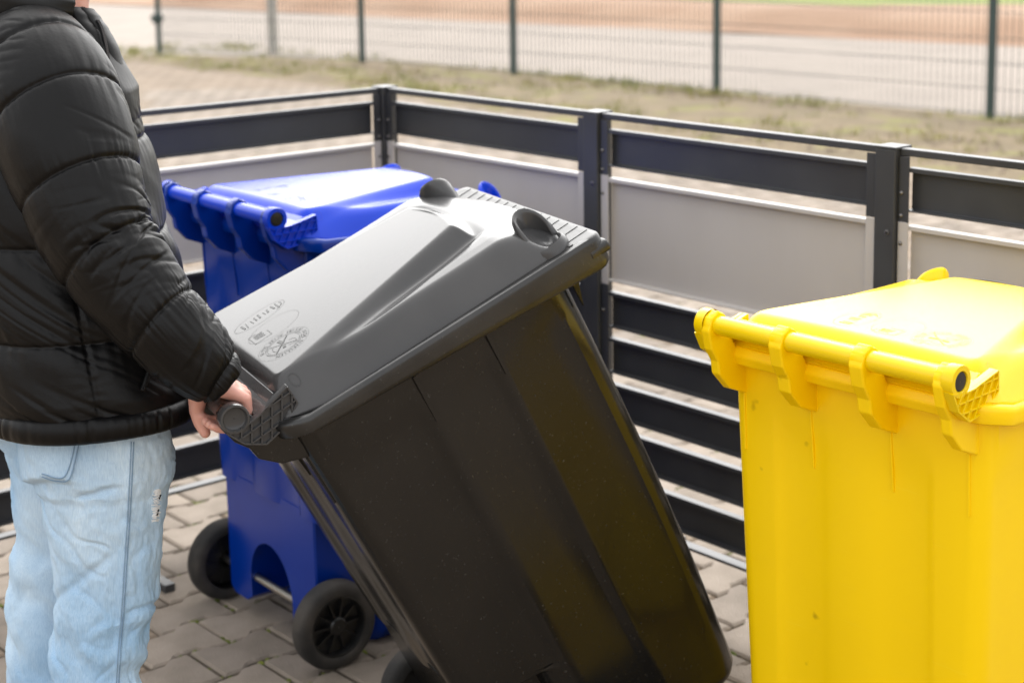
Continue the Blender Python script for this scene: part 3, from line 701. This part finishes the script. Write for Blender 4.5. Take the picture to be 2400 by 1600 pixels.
# --- jacket torso
TC = [(.80, 205), (.83, 205), (1.1, 137), (1.33, 60), (1.48, 72), (1.56, 90)]
TA = [(.80, .150, .225), (.83, .166, .238), (.88, .184, .250), (1.0, .186, .250), (1.15, .186, .246), (1.3, .186, .240), (1.38, .172, .228), (1.44, .138, .190), (1.48, .100, .130), (1.52, .075, .085)]
def pxz(px, z, d):                              # horizontal position of pixel column px at height z and depth d
    p0 = at(px, 0, d); p1 = at(px, 1000, d); t = (z-p0.z)/(p1.z-p0.z); return p0.lerp(p1, t)
def torso_c(z): return pxz(interp(TC, z)[0], z, 2.86)
SEZ = [.985, 1.145, 1.30]
def hemz(th): return .014+.014*math.sin(th)
def torso_row(t, nu):
    z = lerp(.842, 1.515, t); a, b = interp(TA, z); c = torso_c(z); out = []
    for j in range(nu):
        th = 2*math.pi*j/nu; cs, sn = math.cos(th), math.sin(th); e = .86
        x = math.copysign(abs(cs)**e, cs); y = math.copysign(abs(sn)**e, sn); out.append(c+DV*a*x+RV*b*y+ZV*hemz(th)*(1-t)**3)
    return out
def torso_disp(t, u, p):
    z = lerp(.842, 1.515, t); th = u*2*math.pi
    d = min(abs(z-k) for k in SEZ)
    q = -.0050*math.exp(-(d/.004)**1.4)-.005*math.exp(-(d/.022)**2)
    wv = N3(th*16, z*5, 1)*.0028*math.exp(-d/.035)
    k1, k2 = z-.15*th, z+.1*th
    dg = N3(k1*15, k2*2.2, 4)*.0070-.0035*crease(N3(k1*21, k2*1.8, 8), 4)*sstep(-.05, .25, N3(k1*6, k2*4, 3))-.0022*crease(N3(k1*40, k2*3, 2), 3.5)*sstep(.0, .25, N3(k1*9, k2*6, 7))
    ds = abs(((th-1.66+math.pi) % (2*math.pi))-math.pi)
    seam = -.0040*math.exp(-(ds/.014)**2)-.003*math.exp(-(ds/.08)**2)+.0016*N3(z*95, ds*9, 0)*math.exp(-ds/.09)
    return q*sstep(.0, .02, t)+wv+dg+seam+.009
torso = grid(torso_row, 300, 400, torso_disp)
jacket = torso.mesh('jacket', M['nylon'], person)
def hem_row(t, nu):
    th = t*2*math.pi; z = .836; a, b = interp(TA, .842); c = torso_c(z)
    cs, sn = math.cos(th), math.sin(th); e = .86
    ctr = c+ZV*hemz(th)+DV*a*math.copysign(abs(cs)**e, cs)+RV*b*math.copysign(abs(sn)**e, sn); n = (DV*a*cs+RV*b*sn).normalized()
    k = 1+.12*N3(th*14, 2, 0)-.34*crease(N3(th*8, 7, 0), 7)*sstep(-.2, .3, N3(th*2, 4, 0)); return [ctr+n*(.006+math.cos(q)*.015*k)+ZV*math.sin(q)*.021 for q in (2*math.pi*i/nu for i in range(nu))]
hem = grid(lambda t, nu: hem_row(t, nu), 420, 16); hem.mesh('hem_band', M['nylon'], jacket, cap=False)

# --- sleeves
SLV = [(62, 92, 104, 2.72), (88, 150, 138, 2.69), (116, 225, 152, 2.665), (146, 310, 153, 2.645), (174, 400, 147, 2.63), (210, 500, 134, 2.615), (254, 590, 122, 2.605), (318, 680, 109, 2.60), (385, 760, 99, 2.60), (448, 826, 88, 2.612), (494, 872, 73, 2.625), (517, 893, 58, 2.635)]
tab = []
for px, py, r, d in SLV: p = at(px, py, d); tab.append((p.x, p.y, p.z, r*d/FPX))
SLS = [.10, .235, .43, .60, .80, .985]
def slv_disp(s, a, p):
    sk = s+.020*math.sin(a+.6)
    d = min(abs(sk-k) for k in SLS)
    q = -.0055*math.exp(-(d/.0055)**1.4)-.0022*math.exp(-(d/.026)**2)
    wr = (N3(a*9, s*5, 2)*.0026+N3(a*19, s*7, 15)*.0014)*math.exp(-d/.036)*(.4+1.2*max(0, N3(a*2, s*4, 31)+.2))
    big = N3(a*1.2, s*7+a*.4, 6)*.0045+.0007*N3(a*6, s*18, 8)
    fo = sstep(.42, .62, s)
    cr = -.0034*fo*crease(N3((s*9-a*.35)*2.6, a*.5+s*2, 3), 5)*sstep(-.1, .25, N3(a*.9, s*5, 12))-.0016*(1-fo*.5)*crease(N3((s*9+a*.5)*2.2, a*.6, 17), 6)*sstep(.05, .3, N3(a*1.0, s*5, 22))
    el = -.0065*crease(N3(a*.8, s*24+a*.8, 9), 4)*math.exp(-((s-.60)/.10)**2)*sstep(-.8, .4, math.cos(a))
    return q+wr+big+cr+el+.006
sleeve = tubeframe(tab, 400, 290, slv_disp); slv = sleeve.mesh('sleeve', M['nylon'], jacket)
# left sleeve: from the far shoulder to the far end of the handle bar
PB = black.matrix_world
GR = PB @ Vector((.185, -.110, 1.035)); GL = PB @ Vector((-.175, -.110, 1.035)); BA = (PB.to_3x3() @ Vector((1, 0, 0))).normalized()
sc = torso_c(1.40)
LS = [sc-RV*.15+ZV*.02, sc-RV*.235-ZV*.03, sc-RV*.27-ZV*.15+DV*.03, sc-RV*.27-ZV*.28+DV*.07]
wl = GL-DV*.05+ZV*.075; LS += [LS[-1].lerp(wl, .35)-RV*.02, LS[-1].lerp(wl, .7), wl-DV*.02+ZV*.025, wl]
lt = [(*p, r) for p, r in zip(LS, (.075, .088, .086, .080, .074, .066, .052, .042))]
tubeframe(lt, 90, 60, lambda s, a, p: quilt(s, [.1, .28, .46, .64, .82, .985], .012, .03)[0]+N3(a*2, s*12, 1)*.006).mesh('sleeve', M['nylon'], jacket)

# --- yoke over the near shoulder, collar, hood, front placket with zip
nk = torso_c(1.49)+DV*.01
def hood_path():
    out = []
    for k in range(17):
        a = R(lerp(-100, 100, k/16)); b = math.cos(a/1.3)     # a = 0 at the back of the neck
        out.append((*(nk-DV*math.cos(a)*.120-RV*math.sin(a)*-.150+ZV*(.022+.028*b)+DV*.005), .026+.048*max(b, 0)))
    return out
tubeframe(hood_path(), 90, 40, lambda s, a, p: N3(a*1.5, s*8, 3)*.008-.012*abs(N3(a*3, s*7, 6))).mesh('hood', M['nylon2'], jacket)
def yoke_row(t, nu):
    z = lerp(1.30, 1.50, t); a, b = interp(TA, z); c = torso_c(z); out = []
    for j in range(nu):
        th = 2*math.pi*j/nu; cs, sn = math.cos(th), math.sin(th); e = .86
        out.append(c+DV*(a+.012)*math.copysign(abs(cs)**e, cs)+RV*(b+.006)*math.copysign(abs(sn)**e, sn))
    return out
def collar_row(t, nu):
    z = lerp(1.44, 1.545, t); c = nk+ZV*(z-1.49)+DV*lerp(.03, .0, t); rr = lerp(.104, .078, t); out = []; dr = lambda a: ZV*(-.05*max(0, math.cos(a))*t)
    n = nu//2
    for j in range(n):                          # outer then inner wall, open at the throat
        a = R(lerp(32, 328, j/(n-1))); out.append(c+dr(a)+DV*math.cos(a)*rr*1.08+RV*math.sin(a)*rr)
    for j in range(n):
        a = R(lerp(328, 32, j/(n-1))); out.append(c+dr(a)+DV*math.cos(a)*(rr-.014)*1.08+RV*math.sin(a)*(rr-.014))
    return out
grid(collar_row, 30, 120, lambda t, u, p: N3(p.x*30, p.y*30, p.z*22)*.004+.005*math.sin(math.pi*t)).mesh('collar', M['nylon2'], jacket)
FR = [(214, 22, 2.80), (238, 52, 2.80), (262, 92, 2.80), (284, 150, 2.80), (303, 215, 2.81), (322, 300, 2.82), (342, 390, 2.83), (362, 480, 2.83), (386, 580, 2.84), (412, 690, 2.85), (432, 800, 2.86), (448, 900, 2.865), (452, 975, 2.87)]
def placket(off, wd, th, name, m):
    C = catmull([tuple(at(px+off, py, d)) for px, py, d in FR], 150); mb = MB(); rings = []
    for i, c in enumerate(C):
        p = Vector(c); t = Vector(C[min(i+1, 149)])-Vector(C[max(i-1, 0)]); t.normalize(); n = UH; q = t.cross(n).normalized()
        k = 1-.25*math.exp(-((i/149-.28)/.012)**2)-.25*math.exp(-((i/149-.47)/.012)**2)-.25*math.exp(-((i/149-.70)/.012)**2)
        rings.append([p-PO+n*math.cos(a)*wd*k+q*math.sin(a)*th*k+n*.004*N3(i*.12, 0, off) for a in (2*math.pi*j/16 for j in range(16))])
    return mb.loft(rings).build(name, m, jacket, smooth=180)
placket(-14, .014, .030, 'front_placket', M['nylon2'])
placket(-40, .024, .050, 'front_edge', M['nylon'])
C = catmull([tuple(at(px, py, d)) for px, py, d in ((229, 48, 2.775), (238, 66, 2.77), (247, 100, 2.765), (254, 140, 2.76), (263, 190, 2.755), (276, 250, 2.75))], 70); mb = MB()
for i, c in enumerate(C):
    p = Vector(c)-PO; mb.box((p.x-.0022, p.y-.0022, p.z-.0009), (p.x+.0022, p.y+.0022, p.z+.0009))
tag(mb.build('zip', M['zip'], jacket), kind='stuff')
# pocket welt on the near side
def seamline(g, pts, r, name, m, parent, out=.001, n=40):
    pp = catmull(pts, n); return MB().tube([g.at(a, b, out)-PO for a, b in pp], r, 6).build(name, m, parent, smooth=180)
seamline(torso, [(362, 838), (350, 870), (338, 905), (334, 915)], .0045, 'pocket_welt', M['nylon2'], jacket, .004, 20)

# --- jeans
LEG_R = [(985, 70, 398), (1040, 76, 405), (1090, 80, 409), (1125, 84, 404), (1142, 97, 397), (1220, 104, 383), (1290, 121, 377), (1340, 127, 373), (1400, 131, 371), (1430, 132, 367), (1460, 133, 351), (1520, 130, 338), (1560, 133, 326), (1600, 135, 331), (1700, 138, 336), (1850, 142, 335), (2000, 140, 332), (2120, 138, 330)]
LEG_L = [(985, -40, 300), (1040, 14, 290), (1090, 26, 290), (1150, 27, 290), (1220, 36, 285), (1262, 38, 280), (1290, 29, 278), (1370, 29, 272), (1420, 22, 268), (1500, 17, 262), (1600, 20, 255), (1700, 22, 255), (1850, 28, 250), (2000, 30, 250), (2060, 30, 250)]
def leg_row(tab, d, dz):
    ys = [r[0] for r in tab]
    def f(t, nu):
        y = lerp(ys[0], ys[-1], t); L, Rr = interp(tab, y); c = at((L+Rr)/2, y, d); h = (Rr-L)/2*d/FPX; out = []
        for j in range(nu):
            th = 2*math.pi*j/nu; out.append(c+UH*h*math.cos(th)+VH*(h*dz)*math.sin(th))
        return out
    return f
def leg_disp(seed):
    def f(t, u, p):
        th = u*2*math.pi; v = p.z
        f1 = N3(math.cos(th)*1.2+v*7, math.sin(th)*1.2+seed, v*5)*.010
        f2 = -.009*max(0, N3(th*1.1+v*16, v*7-th, seed+3)-.05)-.0035*crease(N3(th*1.3+v*13, v*9-th*.8, seed+11), 6)*sstep(-.1, .2, N3(th*1.2, v*7, seed+14))
        f3 = N3(th*4+v*20, v*30, seed+5)*.0025+.0016*N3(th*14, v*70, seed)
        kn = .007*math.sin(v*70+th*2.2+2*N3(v*9, th, 1))*math.exp(-((v-.44)/.11)**2)*(.5+.5*N3(th*2, v*8, 2))
        fold = 0
        if seed == 1:
            x, y, k = proj(p); fold = .017*sstep(215, 120, x)*(1-sstep(1120+6*math.sin(x*.04), 1138+6*math.sin(x*.04), y))*(1 if math.sin(th) < .3 else 0)
            fold -= .008*math.exp(-((y-(1175-(x-170)*.28))/9)**2)*sstep(160, 190, x)*sstep(300, 240, x)
            fold -= .005*math.exp(-((y-(1395-(x-140)*.72))/13)**2)*sstep(290, 240, x)
            fold -= .006*math.exp(-((y-(1440-(x-300)*.38))/8)**2)*sstep(290, 320, x)
            fold += .0035*math.exp(-((x-(306-(y-1040)*.055))/6)**2)*(.6+.6*N3(v*60, 0, 0))
        return f1*.7+f2+f3+kn+fold
    return f
legR = grid(leg_row(LEG_R, 2.765, .92), 330, 220, leg_disp(1)); legL = grid(leg_row(LEG_L, 2.99, .9), 220, 110, leg_disp(2))
hipc = pxz(200, .85, 2.86)
mbj = MB()
for g in (legR, legL): mbj.loft([[p-PO for p in r] for r in g.rows])
mbj.loft([[hipc-PO+ZV*(z-.85)+DV*a*math.cos(th)+RV*b*math.sin(th) for th in (2*math.pi*j/60 for j in range(60))] for z, a, b in ((.74, .09, .15), (.80, .125, .185), (.86, .14, .20), (.95, .14, .195), (1.0, .13, .18))])
jeans = mbj.build('jeans', M['denim'], person, smooth=180)
def patch(g, quad, nu, nv, out, name, m, parent, th=.003):
    (a, b, c, d) = quad; rows = []
    for i in range(nv):
        t = i/(nv-1); r = []
        for j in range(nu):
            s = j/(nu-1); x = lerp(lerp(a[0], b[0], s), lerp(d[0], c[0], s), t); y = lerp(lerp(a[1], b[1], s), lerp(d[1], c[1], s), t); r.append((x, y))
        rows.append(r)
    mb = MB(); n = nu*nv; vs = [g.at(x, y, out)-PO for r in rows for x, y in r]+[g.at(x, y, -.006)-PO for r in rows for x, y in r]; fs = []
    for i in range(nv-1):
        for j in range(nu-1): k = i*nu+j; fs.append((k, k+1, k+nu+1, k+nu))
    e = [j for j in range(nu)]+[i*nu+nu-1 for i in range(1, nv)]+[(nv-1)*nu+j for j in range(nu-2, -1, -1)]+[i*nu for i in range(nv-2, 0, -1)]
    for i in range(len(e)): k, l = e[i], e[(i+1) % len(e)]; fs.append((k, l, l+n, k+n))
    return mb.add(vs, fs).build(name, m, parent, smooth=40)
bp = patch(legR, [(104, 1030), (188, 1030), (163, 1127), (92, 1118)], 18, 20, .0035, 'back_pocket', M['denim'], jeans)
for o in (0, 9):
    seamline(legR, [(186-o, 1036), (176-o, 1080), (161-o, 1124-o*.9), (130, 1127-o*.8), (98, 1117-o*.8)], .0011, 'stitch', M['stitch'], bp, .0045, 40)
for o in (0, 6): seamline(legR, [(308+o, 1035), (305+o, 1100), (300+o, 1200), (294+o, 1290), (289+o, 1370), (284+o, 1450), (278+o, 1520), (273+o, 1600)], .0009, 'side_seam', M['stitch'], jeans, .0012, 90)
rng = random.Random(21); mb = MB(); md = MB()
for k in range(52):
    y = rng.uniform(1146, 1222); x = 371-(y-1146)*.10+rng.uniform(-3, 3); l = rng.uniform(4, 10)
    pts = [legR.at(x-l, y+rng.uniform(-2, 2), .0015)-PO, legR.at(x, y+rng.uniform(-3, 3), .004)-PO, legR.at(min(x+l, 377), y+rng.uniform(-3, 3), .0025)-PO]
    mb.tube(pts, .0008, 4)
for y, x in ((1160, 373), (1165, 371), (1195, 368), (1203, 366)):
    p = legR.at(x, y, .0008)-PO; md.tube([p-UH*.004+ZV*.002, p+UH*.003-ZV*.002], .0026, 6)
tag(mb.build('frayed_rip', M['thread'], jeans), kind='stuff'); md.build('rip_hole', M['nylon2'], jeans)

# --- body: one continuous mesh (tapered limbs, hands and head grown together)
def cap_chain(mb, pts, n=14):
    """chain of (point, radius): tapered capsules"""
    for (p, r), (q, s) in zip(pts, pts[1:]):
        p, q = Vector(p), Vector(q); ax = q-p; L = ax.length
        if L < 1e-6: continue
        ax /= L; prof = []
        for k in range(5): a = R(-90+k*18); prof.append((max(r*math.cos(a), .0002), r*math.sin(a)))
        prof.append((r, 0)); prof.append((s, L))
        for k in range(1, 6): a = R(k*18); prof.append((max(s*math.cos(a), .0002), L+s*math.sin(a)))
        u = ax.orthogonal().normalized(); w_ = ax.cross(u)
        mb.loft([[p+ax*h+(u*math.cos(t)+w_*math.sin(t))*rr for t in (2*math.pi*j/n for j in range(n))] for rr, h in prof])
bd = MB(); O_ = lambda v: Vector(v)-PO
def ch(*pts): cap_chain(bd, [(O_(p), r) for p, r in pts])
c1, c2, c3, c4 = torso_c(.86), torso_c(1.1), torso_c(1.3), torso_c(1.42)
ch((c1, .11), (c2, .10), (c3, .11), (c4, .08))
for s in (-1, 1): ch((c1+RV*s*.06, .09), (c2+RV*s*.05, .09), (c3+RV*s*.07, .09), (c4+RV*s*.10, .05))
nb = nk+DV*.025; hd = nb+DV*.035+ZV*.165
ch((c4, .07), (nb-ZV*.02, .058), (nb+DV*.015+ZV*.08, .055), (hd-DV*.015-ZV*.03, .06))
ch((hd-DV*.035+ZV*.035, .088), (hd+DV*.012+ZV*.03, .082))                      # skull
ch((hd-ZV*.02+DV*.005, .072), (hd-ZV*.075+DV*.045, .038), (hd-ZV*.098+DV*.062, .022))   # jaw and chin
ch((hd+DV*.088+ZV*.02, .011), (hd+DV*.108-ZV*.022, .014)); ch((hd+DV*.080-ZV*.058, .013), (hd+DV*.078-ZV*.060+RV*.018, .009)); ch((hd+DV*.080-ZV*.058, .013), (hd+DV*.078-ZV*.060-RV*.018, .009))
for s in (-1, 1): ch((hd+RV*s*.086-DV*.015+ZV*.015, .012), (hd+RV*s*.090-DV*.02-ZV*.018, .010)); ch((hd+DV*.078+RV*s*.032+ZV*.035, .014), (hd+DV*.070+RV*s*.055+ZV*.030, .012))
for g, d in ((LEG_R, 2.765), (LEG_L, 2.99)):
    def lc(y): L, Rr = interp(g, y); return at((L+Rr)/2, y, d)
    an = lc(2050); ch((lc(1010), .075), (lc(1250), .066), (lc(1500), .052), (lc(1750), .050), (an, .038), (Vector((an.x, an.y, .06))+DV*.02, .036), (Vector((an.x, an.y, .045))+DV*.15, .032))
def hand(G, s, wrist, elbow):
    """grips a bar of radius 17 mm through G; s = +1: little finger towards +BA"""
    b = BA*s; tip = []
    F = [(-.038, .0092, 1.0), (-.0135, .0094, 1.06), (.0105, .0091, 1.0), (.0325, .0080, .86)]
    ch((elbow, .040), (wrist, .028))
    kn = []
    for off, r, k in F:
        B = G+b*off; m_ = B+DV*.034*k+ZV*.020; kn.append(m_)
        ch((wrist+b*off*.55-ZV*.006, .019), (m_, r*1.20))                       # palm and metacarpals
        ch((m_, r*1.16), (B+DV*.0385*k-ZV*.0135, r*1.0), (B+DV*.014-ZV*.0325*k, r*.95), (B-DV*.012-ZV*.0290*k, r*.90), (B-DV*.026-ZV*.021*k, r*.80))
    for a, c in zip(kn, kn[1:]): ch((a.lerp(wrist, .12), .0095), (c.lerp(wrist, .12), .0095)); ch((a.lerp(wrist, .35), .0145), (c.lerp(wrist, .35), .0145)); ch((a.lerp(wrist, .7), .0165), (c.lerp(wrist, .7), .0165))
    T0 = wrist-b*.018-ZV*.012; ch((T0, .020), (G-b*.040-DV*.030+ZV*.012, .0165), (G-b*.047-DV*.0315-ZV*.012, .0125), (G-b*.044-DV*.028-ZV*.032, .0110), (G-b*.038-DV*.021-ZV*.049, .0092))
wrR = GR-DV*.038+ZV*.062; elR = Vector(tab[6][:3]); hand(GR, 1, wrR, Vector(tab[9][:3]))
ch((Vector(tab[1][:3]), .055), (Vector(tab[4][:3]), .048), (elR, .044), (Vector(tab[9][:3]), .036))
hand(GL, -1, wl-ZV*.005, LS[-3]); ch((LS[0], .055), (LS[3], .045), (LS[-3], .038)); ch((c4, .06), (Vector(tab[1][:3]), .052)); ch((c4, .06), (LS[0], .05))
body = bd.build('body', M['skin'], person)
rm = body.modifiers.new('grow', 'REMESH'); rm.mode = 'VOXEL'; rm.voxel_size = .0030; rm.use_smooth_shade = True
sm = body.modifiers.new('relax', 'SMOOTH'); sm.factor = .5; sm.iterations = 3
dg = bpy.context.evaluated_depsgraph_get(); nm = bpy.data.meshes.new_from_object(body.evaluated_get(dg)); body.modifiers.clear(); body.data = nm; nm.name = 'body'
nm.polygons.foreach_set('use_smooth', [True]*len(nm.polygons))
if not nm.materials: nm.materials.append(M['skin'])
# hair, eyes, shoes
mb = MB(); hh = O_(hd-DV*.028+ZV*.045); rows = []
for i in range(15):
    ph = R(lerp(-18, 88, i/14)); rows.append([hh+DV*(math.cos(ph)*math.cos(t)*.105-.012)+RV*math.cos(ph)*math.sin(t)*.092+ZV*(math.sin(ph)*.092+(.05 if math.cos(t) > .3 and i < 4 else 0)*max(0, math.cos(t)))+Vector((1, 1, 1))*.006*N3(t*3, ph*5, 0) for t in (2*math.pi*j/40 for j in range(40))])
mb.loft(rows).build('hair', M['hair'], person, smooth=180)
for s in (-1, 1):
    MB().lathe([(.0005, .012), (.006, .0105), (.010, .007), (.012, 0), (.010, -.007), (.0005, -.012)], O_(hd+DV*.080+RV*s*.032+ZV*.018), DV, 16).build('eye', M['sole'], person, smooth=180)
for g, d in ((LEG_R, 2.765), (LEG_L, 2.99)):
    L, Rr = interp(g, 2050); a = at((L+Rr)/2, 2050, d); a = O_((a.x, a.y, 0)); rings = []; so = []
    for k in range(13):
        t = k/12; c = a+DV*lerp(-.095, .20, t); wd = .053*math.sin(math.pi*min(max(t*.93+.05, 0), 1))**.4*(1-.15*abs(t-.7)); hh_ = lerp(.105, .075, sstep(.2, .8, t))*(math.sin(math.pi*min(t*.9+.09, 1))**.3)
        rings.append([c+RV*wd*math.cos(q)+ZV*(.022+max(0, math.sin(q))*hh_) for q in (2*math.pi*j/18 for j in range(18))]); so.append([c+RV*x*(wd+.004)+ZV*z for x, z in ((-1, .001), (1, .001), (1, .024), (-1, .024))])
    sh_o = MB().loft(rings).build('shoe', M['shoe'], person, smooth=60); MB().loft(so).build('sole', M['sole'], sh_o, bevel=.003)
